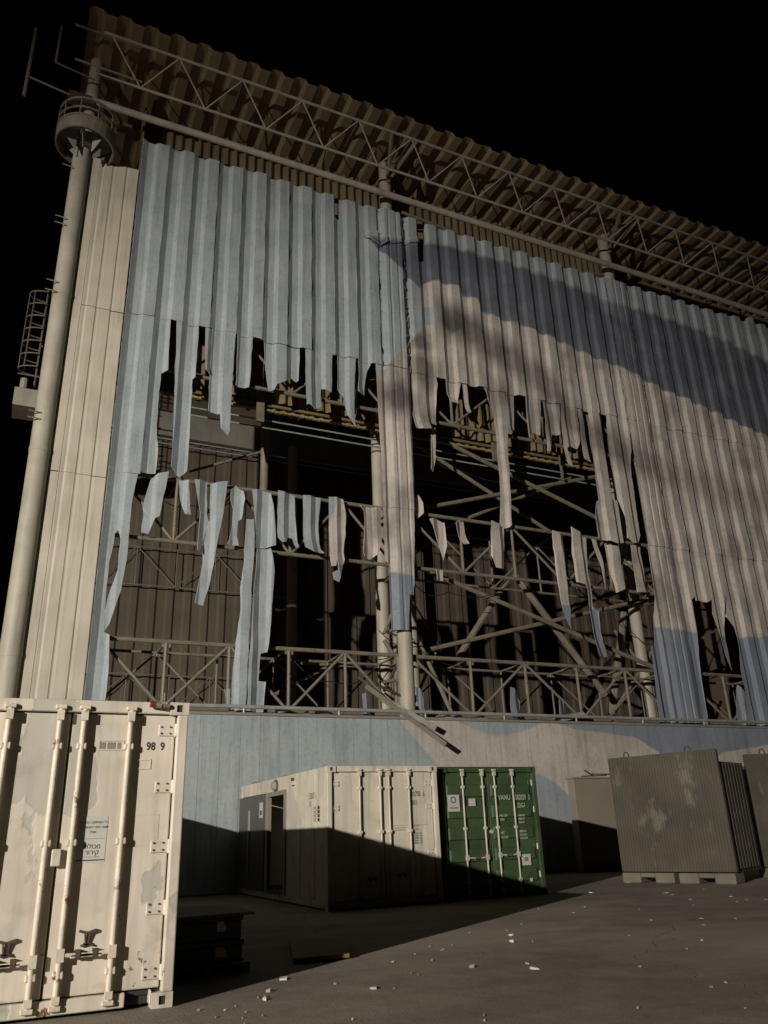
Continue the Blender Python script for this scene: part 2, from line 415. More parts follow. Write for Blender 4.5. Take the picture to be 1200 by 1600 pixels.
# column list of sheet edges, with the wide covers over the two columns
cols = []
for k in range(0, 36):
    a, b = col_u(k), col_u(k+1); clipped = [(a, b)]
    for c0, c1 in COVERS:
        nx = []
        for (p, q) in clipped:
            if q <= c0 or p >= c1: nx.append((p, q))
            else:
                if p < c0-.05: nx.append((p, c0))
                if q > c1+.05: nx.append((c1, q))
        clipped = nx
    cols += [(p, q, k) for p, q in clipped]
cols += [(a, b, 'cover') for a, b in COVERS]
cols.sort()
def rect(a, b, z1, z0): return [(a, z1), (b, z1), (b, z0), (a, z0)]
for a, b, k in cols:
    jt = random.uniform(-.03, .05); jb = random.uniform(-.04, .03); jo = random.uniform(0, .02)
    if k == 12:
        sheet([(12.95, Z_TOP), (b, Z_TOP), (b, Z_S1-.05), (a, Z_S1-.05), (a, 22.5), (12.8, 22.7)], amp=.015, off=jo)
    elif k == 8:
        sheet([(a, Z_TOP), (a+.05, Z_TOP), (a+.08, 23.6), (a+.25, 23.55), (a+.28, Z_TOP), (b, Z_TOP), (b, Z_S1+jb), (a, Z_S1+jb)], amp=.01, off=jo)
    else:
        sheet(rect(a, b, Z_TOP+jt, Z_S1-.04+jb), amp=.012, off=jo, buckle=random.uniform(.004, .014), dz=.9)
    # middle row: whole sheets only at the left edge and right of the breach
    if k == 0 or (k == 'cover' and a > 20) or (isinstance(k, int) and k >= 24):
        sheet(rect(a, b, Z_S1+.1, Z_S2-.05+jb), off=.045+jo, amp=.012, buckle=random.uniform(.004, .014), dz=.9)
    if isinstance(k, int) and k >= 28:
        sheet(rect(a, b, Z_S2+.1, Z_B), off=.09+jo, amp=.012, buckle=random.uniform(.004, .014), dz=.9)

# torn sheets of the middle row (outlines surveyed from the photograph)
TORN_MID = [
 [(241, 488), (267, 495), (263, 577), (253, 579), (246, 658), (248, 700), (244, 737), (219, 735)],
 [(277, 496), (312, 502), (306, 587), (302, 590), (294, 733), (282, 742), (269, 727)],
 [(322, 506), (332, 508), (329, 582), (321, 575)],
 [(333, 508), (369, 516), (358, 675), (354, 683), (344, 671), (344, 646), (327, 640)],
 [(373, 520), (396, 524), (391, 601), (371, 598)],
 [(415, 528), (470, 540), (468, 592), (465, 594), (456, 587), (448, 594), (433, 600), (429, 608), (421, 610), (417, 575)],
 [(478, 541), (520, 550), (519, 612), (504, 604), (504, 633), (494, 638), (483, 631), (479, 633)],
 [(530, 553), (557, 559), (555, 612), (554, 669), (544, 646), (540, 617), (531, 606)],
 [(561, 562), (581, 566), (576, 578), (571, 615), (560, 610), (563, 583)],
 [(588, 566), (641, 578), (648, 797), (620, 793), (601, 790)],
 [(645, 580), (683, 588), (685, 600), (684, 662), (673, 658), (671, 673), (660, 675), (648, 671)],
 [(697, 588), (722, 594), (716, 630), (706, 625), (701, 612)],
 [(724, 594), (731, 597), (736, 646), (728, 645)],
 [(756, 601), (790, 608), (794, 675), (798, 758), (804, 818), (801, 821), (789, 822), (785, 750), (779, 675), (773, 637)],
 [(791, 609), (806, 613), (807, 668), (797, 680), (793, 675)],
 [(822, 616), (846, 622), (846, 679), (838, 672), (829, 683), (825, 655)],
 [(850, 622), (876, 628), (877, 679), (866, 676), (862, 704), (856, 704)],
 [(877, 628), (902, 634), (908, 687), (904, 700), (894, 694), (886, 700), (890, 731), (883, 727)],
 [(904, 635), (914, 637), (916, 680), (923, 723), (912, 717)],
 [(922, 638), (940, 643), (953, 745), (957, 779), (969, 779), (979, 846), (966, 848), (954, 843), (937, 840), (932, 805), (937, 781), (940, 779)],
 [(950, 645), (984, 652), (990, 734), (1005, 835), (1002, 846), (992, 848), (982, 839), (979, 809), (969, 775), (956, 702)],
]
for i, pts in enumerate(TORN_MID):
    ln = 0 if i in (0, 1, 3, 9, 13, 19, 20) else random.uniform(-.012, .006)
    px_sheet(pts, off=.05, amp=.011, lean=ln, twist=0 if i in (0, 1, 3, 9, 13, 19, 20) else random.uniform(-.04, .04), dz=.3, curl=0 if i in (0, 9, 19, 20) else random.uniform(-.15, .35), buckle=.006 if i in (0, 9, 19, 20) else .02)
px_sheet([(677, 664), (683, 666), (684, 712), (679, 735), (675, 731)], off=.02, amp=.02)
# torn and dangling sheets of the lower row
TORN_LOW = [
 [(171, 727), (195, 731), (186, 825), (181, 830), (179, 845), (172, 875), (167, 925), (165, 952), (164, 985), (172, 990), (170, 1050), (165, 1092), (163, 1112), (129, 1110)],
 [(195, 731), (217, 734), (206, 787), (200, 862), (190, 920), (172, 972), (165, 983), (165, 952), (170, 930), (184, 890), (189, 840), (186, 825)],
 [(247, 738), (265, 735), (256, 775), (250, 805), (243, 808), (233, 832), (222, 830), (226, 800), (225, 788), (232, 762), (237, 745)],
 [(281, 747), (296, 748), (298, 785), (297, 806), (288, 804), (285, 780)],
 [(305, 747), (326, 749), (326, 783), (325, 800), (329, 815), (320, 840), (312, 862), (308, 860), (312, 820), (314, 800), (309, 772)],
 [(331, 752), (357, 750), (350, 800), (340, 850), (329, 915), (321, 942), (308, 938), (312, 917), (319, 875), (320, 848), (330, 808)],
 [(363, 762), (371, 755), (382, 765), (384, 778), (380, 808), (375, 810), (372, 835), (375, 850), (355, 850), (360, 840), (366, 818), (367, 792), (362, 778)],
 [(395, 763), (412, 764), (425, 768), (430, 800), (433, 850), (416, 853), (402, 853), (400, 810)],
 [(386, 810), (398, 810), (399, 850), (395, 907), (385, 1097), (383, 1116), (362, 1116), (367, 1040), (377, 950), (377, 915), (383, 870), (384, 835)],
 [(404, 855), (425, 855), (430, 890), (425, 970), (420, 1017), (410, 1019), (407, 1062), (418, 1064), (414, 1116), (385, 1116), (390, 1040), (397, 940)],
 [(435, 765), (463, 771), (466, 833), (464, 857), (460, 855), (459, 839), (452, 837), (447, 847), (440, 848), (435, 839)],
 [(475, 772), (504, 775), (501, 815), (500, 860), (504, 867), (487, 865), (475, 856)],
 [(515, 775), (539, 777), (544, 801), (543, 833), (540, 860), (541, 873), (533, 892), (525, 913), (517, 908), (517, 896), (526, 892), (528, 873), (524, 885), (517, 885)],
 [(563, 787), (597, 792), (597, 848), (592, 865), (581, 872), (571, 868), (568, 860), (573, 815), (572, 796)],
 [(601, 789), (648, 796), (647, 929), (640, 929), (639, 985), (615, 983), (612, 896), (612, 879), (603, 876)],
 [(652, 772), (658, 770), (664, 785), (664, 800), (656, 808), (651, 795)],
 [(673, 809), (684, 807), (697, 815), (701, 850), (698, 872), (690, 850), (682, 832)],
 [(713, 815), (728, 813), (734, 848), (727, 850), (720, 835)],
 [(769, 812), (792, 822), (794, 886), (780, 884), (771, 866)],
 [(865, 827), (884, 833), (886, 880), (893, 950), (886, 985), (880, 950), (871, 890)],
 [(894, 822), (900, 826), (921, 838), (925, 896), (932, 946), (940, 954), (948, 1027), (933, 1027), (927, 967), (922, 930), (917, 912), (904, 908), (898, 862)],
 [(927, 840), (934, 842), (955, 915), (950, 917)],
 [(950, 848), (968, 853), (982, 918), (966, 925), (958, 885)],
 [(988, 850), (1006, 852), (1014, 926), (996, 925)],
 [(685, 888), (697, 888), (697, 905), (687, 905)],
 [(799, 1073), (808, 1075), (818, 1095), (818, 1122), (801, 1122)],
 [(876, 1092), (887, 1096), (887, 1122), (876, 1122)],
 [(648, 1073), (656, 1075), (662, 1095), (671, 1120), (660, 1120), (652, 1095)],
 [(568, 1083), (580, 1080), (583, 1118), (570, 1118)],
 [(353, 1075), (362, 1074), (362, 1100), (357, 1106)],
 [(1015, 848), (1054, 851), (1105, 1134), (1034, 1132), (1026, 1060), (1020, 1009), (1029, 1005), (1026, 934)],
 [(1054, 851), (1077, 854), (1090, 929), (1083, 936), (1090, 975), (1097, 1031), (1114, 1134), (1105, 1134)],
 [(1077, 854), (1103, 858), (1117, 935), (1108, 940), (1098, 936), (1090, 938)],
 [(1103, 858), (1128, 862), (1138, 912), (1135, 945), (1140, 1000), (1150, 1046), (1140, 1022), (1127, 988), (1116, 958), (1115, 935)],
 [(1128, 862), (1153, 866), (1168, 937), (1192, 1053), (1210, 1137), (1172, 1136), (1168, 1082), (1160, 1045), (1157, 1000), (1150, 979), (1137, 962), (1138, 934)],
 [(1157, 1068), (1166, 1080), (1171, 1134), (1158, 1133)],
]
for i, pts in enumerate(TORN_LOW):
    still = i in (0, 1, 14, 30, 31, 32, 33, 34, 35)
    px_sheet(pts, off=.08, amp=.008 if still else .012, lean=0 if still or i in (5, 8, 9, 19, 20) else random.uniform(-.02, .008), twist=0 if still or i in (5, 8, 9, 19, 20) else random.uniform(-.07, .07), dz=.3, curl=0 if still or i in (8, 9) else random.uniform(-.15, .35), buckle=.006 if still else .025)
# curled scrap at the hole near the top
px_sheet([(563, 355), (575, 363), (588, 362), (600, 372), (604, 382), (592, 387), (580, 378), (568, 368)], off=-.1, amp=.02, lean=-.12)
px_sheet([(600, 372), (655, 371), (656, 378), (628, 381), (604, 384)], off=-.04, amp=.02)

# cream corner strip left of the painted wall
PB = [-.12+.435*i for i in range(5)]
def ribs(u):
    t = ((u+.12)/.435) % 1.0
    return .028 if .12 < t < .3 else (.0 if t > .42 or t < .02 else .014)
RB = sorted([-.12+.435*(i+t) for i in range(4) for t in (.02, .12, .3, .42)])
for z1, z0 in ((23.45, 17.35), (17.33, 11.45), (11.43, .05)):
    for a, b in zip(PB, PB[1:]):
        sheet(rect(a, b, z1+random.uniform(-.015, .015), z0), name='corner_panel', amp=0, mat='beige', prof=ribs, breaks=RB, y0=22.98, off=random.uniform(0, .01))

# painted plinth wall, in upright boards
PL = .56
pm = MB().box(.004, 0, 0, PL-.004, .07, 4.46).mesh('plinth_panel')
for i in range(62):
    o = link('plinth_panel', pm, 'mural', HANGAR); o.location = (1.3+PL*i, 22.2+random.uniform(0, .008), .02)
bevel_m = None
MB().box(1.3, 22.275, 0, 36, 22.5, 4.3).build('plinth_core', 'beam', HANGAR)
MB().box(1.3, 22.16, 4.485, 36, 22.75, 4.56).build('plinth_ledge', 'beam', HANGAR)
MB().tube((1.3, 22.2, 4.72), (36, 22.2, 4.72), .055, 8).build('ledge_rail', 'rail', HANGAR, True)
for i in range(12):
    MB().tube((3+i*2.85, 22.2, 4.56), (3+i*2.85, 22.2, 4.72), .03, 6).build('rail_stub', 'rail', HANGAR)

# columns: pairs at each bay line
def column(u, y, r, z1, z0=0):
    return MB().tube((u, y, z0), (u, y, z1), r, 20).build('column', 'column', HANGAR, True)
for u in (11.35, 22.8, 34.2):
    column(u, 22.98, .25, 27.4); column(u+.05, 24.75, .24, 26.9)
    for z in (4.7, 9.6, 15.4, 21.2):
        MB().tube((u, 22.7, z), (u+.05, 24.7, z), .07, 8).build('tie', 'truss', HANGAR)
        MB().tube((u, 22.98, z-.06), (u, 22.98, z+.06), .28, 20).build('collar', 'column', HANGAR, True)
    for s in (-1, 1):
        MB().tube((u, 22.7, 26.3), (u+s*.55, 21.05, 27.1), .09, 8).build('bracket_strut', 'truss', HANGAR)
    MB().tube((u, 22.7, 27.2), (u, 21.0, 27.3), .09, 8).build('bracket_strut', 'truss', HANGAR)
column(11.5, 35.4, .26, 20)
column(15.2, 30, .2, 20); column(15.9, 33, .22, 20)

# corner column with its ring platform
COR = part('corner_column', HANGAR)
MB().tube((-.27, 23.0, 0), (-.27, 23.0, 23.6), .29, 24).build('shaft', 'column', COR, True)
for z in (6, 12, 17.5): MB().tube((-.27, 23.0, z-.07), (-.27, 23.0, z+.07), .302, 24).build('shaft_collar', 'column', COR, True)
MB().tube((-.2, 22.75, 23.6), (-.2, 22.75, 27.6), .22, 16).build('upper_shaft', 'column', COR, True)
MB().tube((-.2, 22.75, 26.2), (-.2, 22.75, 25.2), .22, 16, r2=.34).build('shaft_flare', 'column', COR, True)
RP = part('ring_platform', HANGAR)
def ring(cx, cy, z0, z1, r0, r1, th, name, mat, n=28):
    mb = MB()
    for i in range(n):
        a, b = 2*math.pi*i/n, 2*math.pi*(i+1)/n
        def P(r, w, z): return (cx+r*math.cos(w), cy+r*math.sin(w), z)
        mb.hexa([P(r0-th, a, z0), P(r0, a, z0), P(r0, b, z0), P(r0-th, b, z0), P(r1-th, a, z1), P(r1, a, z1), P(r1, b, z1), P(r1-th, b, z1)])
    return mb.build(name, mat, RP, False)
CX, CY = -.22, 22.5
ring(CX, CY, 23.25, 23.75, .95, .95, .05, 'skirt', 'truss')
ring(CX, CY, 23.76, 23.82, .97, .97, .62, 'deck', 'truss')
ring(CX, CY, 24.1, 24.15, .95, .95, .05, 'guard_rail', 'truss')
ring(CX, CY, 24.5, 24.56, .95, .95, .06, 'guard_rail', 'truss')
for i in range(10):
    w = 2*math.pi*i/10
    MB().tube((CX+.93*math.cos(w), CY+.93*math.sin(w), 23.8), (CX+.93*math.cos(w), CY+.93*math.sin(w), 24.52), .02, 6).build('guard_post', 'truss', RP)
for i in range(6):
    w = 2*math.pi*i/6+.3
    MB().hexa([(CX+.3*math.cos(w)-.01, CY+.3*math.sin(w), 23.0), (CX+.3*math.cos(w)+.01, CY+.3*math.sin(w), 23.0), (CX+.32*math.cos(w)+.01, CY+.32*math.sin(w), 23.0), (CX+.32*math.cos(w)-.01, CY+.32*math.sin(w), 23.0),
      (CX+.3*math.cos(w)-.01, CY+.3*math.sin(w), 23.74), (CX+.3*math.cos(w)+.01, CY+.3*math.sin(w), 23.74), (CX+.9*math.cos(w)+.01, CY+.9*math.sin(w), 23.74), (CX+.9*math.cos(w)-.01, CY+.9*math.sin(w), 23.74)]).build('gusset', 'rail', RP)
MB().box(-.95, 22.2, 25.0, -.1, 22.5, 25.35).build('junction_box', 'rust', RP)

# aerials on the corner
AE = part('aerial', HANGAR)
p0, p1 = at(57, 45, 22.3), at(57, 155, 22.3)
MB().tube(p0, (p0.x, 22.3, p1.z), .06, 8).build('rod', 'truss', AE)
MB().tube((p0.x, 22.3, p1.z+.9), (-.4, 22.3, p1.z+.55), .035, 6).build('arm', 'truss', AE)
AE2 = part('aerial', HANGAR)
p0, p1 = at(97, 40, 22.0), at(95, 100, 22.0)
MB().tube(p0, (p0.x, 22.0, p1.z), .045, 8).build('rod', 'truss', AE2)
MB().tube((p0.x, 22.0, p1.z), (-.2, 22.3, p1.z+.1), .035, 6).build('arm', 'truss', AE2)
for x, y in ((118, 38), (117, 92)):
    p = at(x, y, 21.3); MB().tube(p, (p.x+2.2, 21.3, p.z-.05), .04, 6).build('eave_bar', 'truss', HANGAR)
for py in (255, 335, 345, 435, 450, 640, 650):
    p = at(112-(py-232)*.138-14, py, 22.7); MB().tube((p.x+.05, 22.7, p.z), (p.x+.4, 22.7, p.z-.02), .02, 5).build('step_iron', 'truss', HANGAR)

# ladder in its cage, on the flank behind the corner column
LD = part('caged_ladder', HANGAR)
lx, ly = -1.12, 28.0
for s in (-.2, .2): MB().tube((lx+.3, ly+s, 16.8), (lx+.3, ly+s, 21), .03, 6).build('stile', 'truss', LD)
for i in range(7):
    z = 17.5+i*.55; pts = [(lx+.3-.0+(-.62)*math.sin(w), ly-.36*math.cos(w), z) for w in [math.pi*j/10 for j in range(11)]]
    MB().path(pts, .028, 6).build('hoop', 'truss', LD)
for w in (.25, .5, .75):
    MB().tube((lx+.3-.62*math.sin(math.pi*w), ly-.36*math.cos(math.pi*w), 17.5), (lx+.3-.62*math.sin(math.pi*w), ly-.36*math.cos(math.pi*w), 20.8), .018, 5).build('cage_strap', 'truss', LD)
for i in range(14): MB().tube((lx+.3, ly-.2, 16.9+i*.3), (lx+.3, ly+.2, 16.9+i*.3), .015, 5).build('rung', 'truss', LD)
for z in (18.6, 17.3, 16.6): MB().tube((lx+.3, ly, z), (.0, ly, z), .035, 6).build('wall_tie', 'truss', LD)
LP = part('ladder_landing', HANGAR)
MB().box(-1.42, 27.5, 15.75, -.1, 28.6, 16.45).build('deck', 'column', LP)
MB().tube((-1.15, 27.6, 16.45), (-1.15, 27.6, 16.85), .14, 10).build('float_lamp', 'column', LP)
MB().tube((-1.4, 27.5, 17.0), (-.1, 27.5, 17.0), .025, 6).build('hand_rail', 'truss', LP)

# girt trusses between the columns: outer and inner frames
def truss(name, u0, u1, y, z0, z1, n, r=.05, flip=False, skip=()):
    T = part(name, HANGAR)
    for z in (z0, z1): MB().tube((u0, y, z), (u1, y, z), r*1.15, 8).build('chord', 'truss', T)
    s = (u1-u0)/n
    for i in range(n+1):
        if i in skip: continue
        MB().tube((u0+s*i, y, z0), (u0+s*i, y, z1), r*.9, 8).build('post', 'truss', T)
    if r > .05:
        for i in range(n+1):
            for z in (z0+.07, z1-.07):
                MB().box(u0+s*i-.13, y-.012, z-.1, u0+s*i+.13, y-.002, z+.1).build('gusset_plate', 'truss', T)
    for i in range(n):
        if i+20 in skip: continue
        a, b = (u0+s*i, u0+s*(i+1)) if (i % 2 == 0) != flip else (u0+s*(i+1), u0+s*i)
        MB().tube((a, y, z1), (b, y, z0), r*.8, 8).build('brace', 'truss', T)
    return T
for u0, u1 in ((1.9, 11.1), (11.6, 22.55), (23.05, 34)):
    for z0, z1 in ((4.75, 6.62), (9.68, 11.72), (15.55, 17.5)):
        truss('girt_truss', u0, u1, 23.05, z0, z1, 5, .058)
        if z0 < 9 or u0 > 5: truss('inner_girt_truss', u0, u1, 24.6, z0+.1, z1, 5, .04, True)
        for i in range(6):
            u = u0+(u1-u0)*i/5
            MB().tube((u, 23.05, z1), (u, 24.6, z1), .035, 6).build('cross_tie', 'truss', HANGAR)
    for i in range(5):
        s = (u1-u0)/5; MB().tube((u0+s*i, 23.05, 4.8), (u0+s*(i+1), 24.6, 4.85), .035, 6).build('plan_brace', 'truss', HANGAR)
# long braces of the middle bay and other loose members
BR = [((697, 691), (932, 809), 24.0, .085), ((645, 691), (861, 832), 24.3, .075), ((668, 793), (935, 744), 24.2, .085), ((733, 809), (907, 741), 25.0, .075),
      ((658, 888), (1020, 1042), 23.6, .085), ((654, 1019), (1025, 933), 23.9, .085), ((810, 906), (946, 1086), 24.2, .13), ((792, 908), (717, 1025), 24.9, .12),
      ((296, 737), (408, 706), 25.5, .05), ((975, 958), (956, 1117), 25.2, .16), ((612, 262), (637, 222), 22.0, .09), ((628, 332), (716, 365), 23.0, .07), ((880, 425), (955, 431), 23.0, .07),
      ((655, 1003), (705, 1112), 23.3, .07), ((612, 960), (600, 990), 23.2, .06), ((605, 988), (625, 980), 23.3, .06), ((600, 1000), (628, 1045), 23.3, .07),
      ((600, 1065), (628, 1062), 23.2, .06), ((640, 1115), (680, 1020), 24.0, .06), ((960, 985), (1030, 1075), 25.6, .07), ((1030, 1000), (960, 1112), 24.8, .08), ((430, 1085), (535, 1030), 25.0, .06), ((470, 1035), (560, 1045), 25.2, .07)]
for a, b, y, r in BR:
    MB().tube(at(*a, y), at(*b, y), r, 8).build('brace', 'truss', HANGAR)
for a, b, y, r in (((585, 1068), (632, 1090), 23.0, .05), ((600, 985), (660, 1010), 23.2, .03), ((620, 1040), (600, 1080), 23.5, .05), ((645, 940), (690, 1015), 24.3, .03)):
    MB().tube(at(*a, y), at(*b, y), r, 6).build('bent_strut', 'rust', HANGAR)

def cable(pts, y, sag):
    ps = [at(*p, y) for p in pts]; out = []
    for a, b in zip(ps, ps[1:]):
        for q in range(7): out.append(a.lerp(b, q/6)-Vector((0, 0, sag*math.sin(math.pi*q/6))))
    MB().path([out[0]]+[p for p, q in zip(out[1:], out) if (p-q).length > 1e-4], .016, 5).build('loose_cable', 'black', HANGAR)
cable([(592, 985), (650, 1010), (735, 1040)], 23.3, .25); cable([(585, 1030), (640, 990), (690, 1030)], 23.2, .3); cable([(640, 905), (700, 925), (800, 912)], 23.4, .35)
cable([(655, 690), (720, 735), (830, 742)], 24.4, .4); cable([(235, 760), (300, 790), (380, 772)], 23.6, .3); cable([(940, 930), (985, 985), (1030, 1000)], 23.8, .35); cable([(450, 1020), (520, 1065), (590, 1040)], 23.9, .3)
# eave: roof sheets seen from below, lattice truss, pipe
ROOF = part('roof', HANGAR)
def roof_sheet_mesh():
    mb = MB(); pr = [(0, 0), (.12, .16), (.42, .16), (.54, 0), (.905, 0)]
    y0, y1 = 20.6, 37.5
    for (a, h), (b, g) in zip(pr, pr[1:]):
        mb.quad((a, y0, h), (b, y0, g), (b, y1, g), (a, y1, h))
        mb.quad((a, y0, h+.012), (b, y0, g+.012), (b, y0, g), (a, y0, h))
    return mb.mesh('roof_sheet')
rs = roof_sheet_mesh()
for i in range(42):
    o = link('roof_sheet', rs, 'roof', ROOF); o.location = (-.66+.905*i, random.uniform(-.05, .05), 27.55+random.uniform(-.01, .01))
MB().box(-.66, 20.9, 27.8, 37.4, 37.5, 27.9).build('roof_deck', 'roof', ROOF)
for y in (25, 27.5, 30, 33): MB().box(-.6, y, 27.38, 37, y+.12, 27.54).build('purlin', 'roof', ROOF)
ET = part('eave_truss', HANGAR)
A_, B_, C_ = (21.0, 27.1), (21.85, 26.05), (22.5, 27.2)
for (y, z), r in ((A_, .055), (B_, .055)): MB().tube((-.1, y, z), (37, y, z), r, 8).build('chord', 'column', ET)
s = 2.3
for i in range(16):
    u = .15+s*i
    for (p, q) in ((A_, B_),):
        MB().tube((u, *p), (u+s/2, *q), .03, 6).build('brace', 'column', ET)
        MB().tube((u+s/2, *q), (u+s, *p), .03, 6).build('brace', 'column', ET)
    MB().tube((u, *A_), (u, *C_), .022, 6).build('batten', 'truss', ET)
MB().tube((-.2, 22.3, 25.25), (37, 22.3, 25.0), .13, 14).build('eave_pipe', 'column', HANGAR, True)

ip = at(414, 700, 24.9)
MB().tube((ip.x, 24.9, 11.6), (ip.x, 24.9, 17.4), .15, 14).build('inner_post', 'truss', HANGAR, True)
MB().box(1.62, 23.1, 15.3, 1.68, 24.1, 27.4).build('light_blocker', 'inner', HANGAR)  # added sheet, blocks lamp light from reaching the lining at the left end
# inner lining behind the outer frame, broken off low down
def wave(u): return .07*math.sin(2*math.pi*u/.36)
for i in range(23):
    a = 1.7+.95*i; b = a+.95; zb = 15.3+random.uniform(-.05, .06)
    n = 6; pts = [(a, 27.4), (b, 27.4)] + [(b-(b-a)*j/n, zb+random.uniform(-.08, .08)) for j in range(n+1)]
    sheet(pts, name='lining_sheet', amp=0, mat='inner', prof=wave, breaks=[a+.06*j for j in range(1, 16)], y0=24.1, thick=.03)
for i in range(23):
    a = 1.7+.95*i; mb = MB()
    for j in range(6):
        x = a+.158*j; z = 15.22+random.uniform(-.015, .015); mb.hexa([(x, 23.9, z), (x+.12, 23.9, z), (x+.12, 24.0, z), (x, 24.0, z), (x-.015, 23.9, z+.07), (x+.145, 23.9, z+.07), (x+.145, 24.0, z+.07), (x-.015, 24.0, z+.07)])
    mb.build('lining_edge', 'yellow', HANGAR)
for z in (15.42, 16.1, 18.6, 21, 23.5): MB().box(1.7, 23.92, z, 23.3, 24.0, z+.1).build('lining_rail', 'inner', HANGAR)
for z in (15.0, 14.7): MB().tube((1.7, 24.2, z), (23.4, 24.2, z), .03, 6).build('cable_run', 'rail', HANGAR)
for x0, x1, y0, y1 in ((768, 778, 690, 722), (873, 880, 708, 748), (402, 412, 605, 660)):
    a, b = at(x0, y0, 23.8), at(x1, y1, 23.8); MB().box(a.x, 23.75, b.z, b.x, 23.85, a.z).build('hanger', 'wood', HANGAR)

# back of the hangar: brown sheet wall under a deep beam
bmsh = MB(); pr_ = [(0, 0), (.1, .1), (.45, .1), (.55, 0), (.8, 0)]
for (a, h), (b, g) in zip(pr_, pr_[1:]): bmsh.quad((a, h, 0), (b, g, 0), (b, g, 19.6), (a, h, 19.6))
bms = bmsh.mesh('back_wall_sheet')
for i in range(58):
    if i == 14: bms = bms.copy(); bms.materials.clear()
    o = link('back_wall_sheet', bms, 'back' if i < 14 else 'backshade', HANGAR); o.location = (.4+.8*i, (36 if i < 14 else 37.2)+random.uniform(-.01, .01), 0)
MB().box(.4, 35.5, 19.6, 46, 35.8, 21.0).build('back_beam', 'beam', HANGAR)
MB().box(.4, 36.2, 0, 11.6, 36.4, 28).box(11.6, 37.45, 0, 46.8, 37.6, 28).build('back_core', 'backshade', HANGAR)
for z in (19.35, 19.1): MB().tube((.4, 35.4, z), (46, 35.4, z), .04, 6).build('cable_run', 'rail', HANGAR)
for z0, z1 in ((6.3, 8.0), (12, 13.8)):
    truss('back_girt_truss', .6, 11.4, 35.6, z0, z1, 6, .028)
MB().box(36.9, 22.6, 0, 37.1, 36.2, 27.5).build('end_wall', 'back', HANGAR)
MB().box(0, 24, .01, 37, 36, .03).build('hangar_floor', 'beam', HANGAR)

# ------------------------------------------------------------------ fallen timbers and scrap on the plinth ledge
def plank(a, b, y0, y1, w, h, label, mat='wood'):
    o = MB().beam(at(*a, y0), at(*b, y1), w, h).build('fallen_beam', mat); tag(o, label, 'beam'); return o
plank((572, 1072), (697, 1164), 22.9, 21.5, .16, .14, 'longest snapped beam jutting down over the painted plinth')
plank((597, 1092), (682, 1138), 22.7, 21.8, .22, .16, 'short thick broken beam resting on the ledge above the longest beam', 'beam')
plank((560, 1058), (642, 1122), 23.1, 22.1, .07, .07, 'thin dark bar lying across the ledge beside the snapped beams', 'rust')
plank((640, 1117), (672, 1109), 22.4, 22.7, .2, .04, 'flat strip lying on the ledge at the column foot')
def ledge_scrap(pts, y, label):
    ps = [at(x, yy, y) for x, yy in pts]; mb = MB(); n = len(ps)
    v = [tuple(p) for p in ps] + [(p.x+.03, p.y+.5, p.z+.05) for p in ps]
    mb.v = v; mb.f = [tuple(range(n)), tuple(range(2*n-1, n-1, -1))] + [(i, (i+1) % n, n+(i+1) % n, n+i) for i in range(n)]
    o = mb.build('sheet_scrap', 'scrap'); tag(o, label, 'scrap'); return o
ledge_scrap([(875, 1121), (912, 1112), (917, 1119), (880, 1127)], 22.3, 'pale bent sheet scrap on the ledge right of the braces')
ledge_scrap([(432, 1108), (446, 1103), (455, 1111), (436, 1114)], 22.35, 'small pale lump of sheeting on the ledge right of the tall strip')
ledge_scrap([(488, 1104), (505, 1108), (522, 1115), (497, 1113)], 22.4, 'grey folded scrap on the ledge left of the double column')

for i in range(18):
    px = random.uniform(310, 1150); p = at(px, 1118+(px-300)*.03, 22.4); w = random.uniform(.08, .3); h = random.uniform(.04, .16)
    v = [(p.x-w, 22.32, 4.562), (p.x+w*.8, 22.28, 4.562), (p.x+w*.6, 22.5, 4.562+h), (p.x-w*.5, 22.52, 4.562+h*.7)]
    mb = MB(); mb.v = v+[(a, b+.03, c+.012) for a, b, c in v]; mb.f = [(0, 1, 2, 3), (7, 6, 5, 4)]+[(j, (j+1) % 4, 4+(j+1) % 4, 4+j) for j in range(4)]
    tag(mb.build('sheet_shard', random.choice(['scrap', 'mural', 'beam', 'wood'])), 'small shard of broken sheet on the ledge behind the rail', 'shard', 'shards along the plinth ledge')

# ------------------------------------------------------------------ containers
def corrugated_side(name, x, y0, y1, z0, z1, depth, pitch, mat, parent, outward):
    mb = MB(); y = y0
    while y < y1-.01:
        q = min(pitch, y1-y); pr = [(0, 0), (.16, depth), (.42, depth), (.58, 0), (1, 0)]
        for (a, h), (b, g) in zip(pr, pr[1:]):
            mb.quad((x-outward*h, y+a*q, z0), (x-outward*g, y+b*q, z0), (x-outward*g, y+b*q, z1), (x-outward*h, y+a*q, z1))
        y += q
    return mb.build(name, mat, parent)
def casting(x, y, z, mat, parent, w=.178, h=.118):
    """corner casting with a recessed slot on its end face"""
    C = part('corner_casting', parent)
    s = .04
    MB().box(x, y+.02, z, x+w, y+.16, z+h).build('block', mat, C)
    MB().box(x, y, z, x+.06, y+.02, z+h).box(x+w-.06, y, z, x+w, y+.02, z+h).box(x+.06, y, z, x+w-.06, y+.02, z+.025).box(x+.06, y, z+h-.025, x+w-.06, y+.02, z+h).build('lip', mat, C)
    MB().box(x+.062, y+.016, z+.027, x+w-.062, y+.019, z+h-.027).build('slot', 'dark', C)  # dark plate stands in for the shade inside the hole
    return C
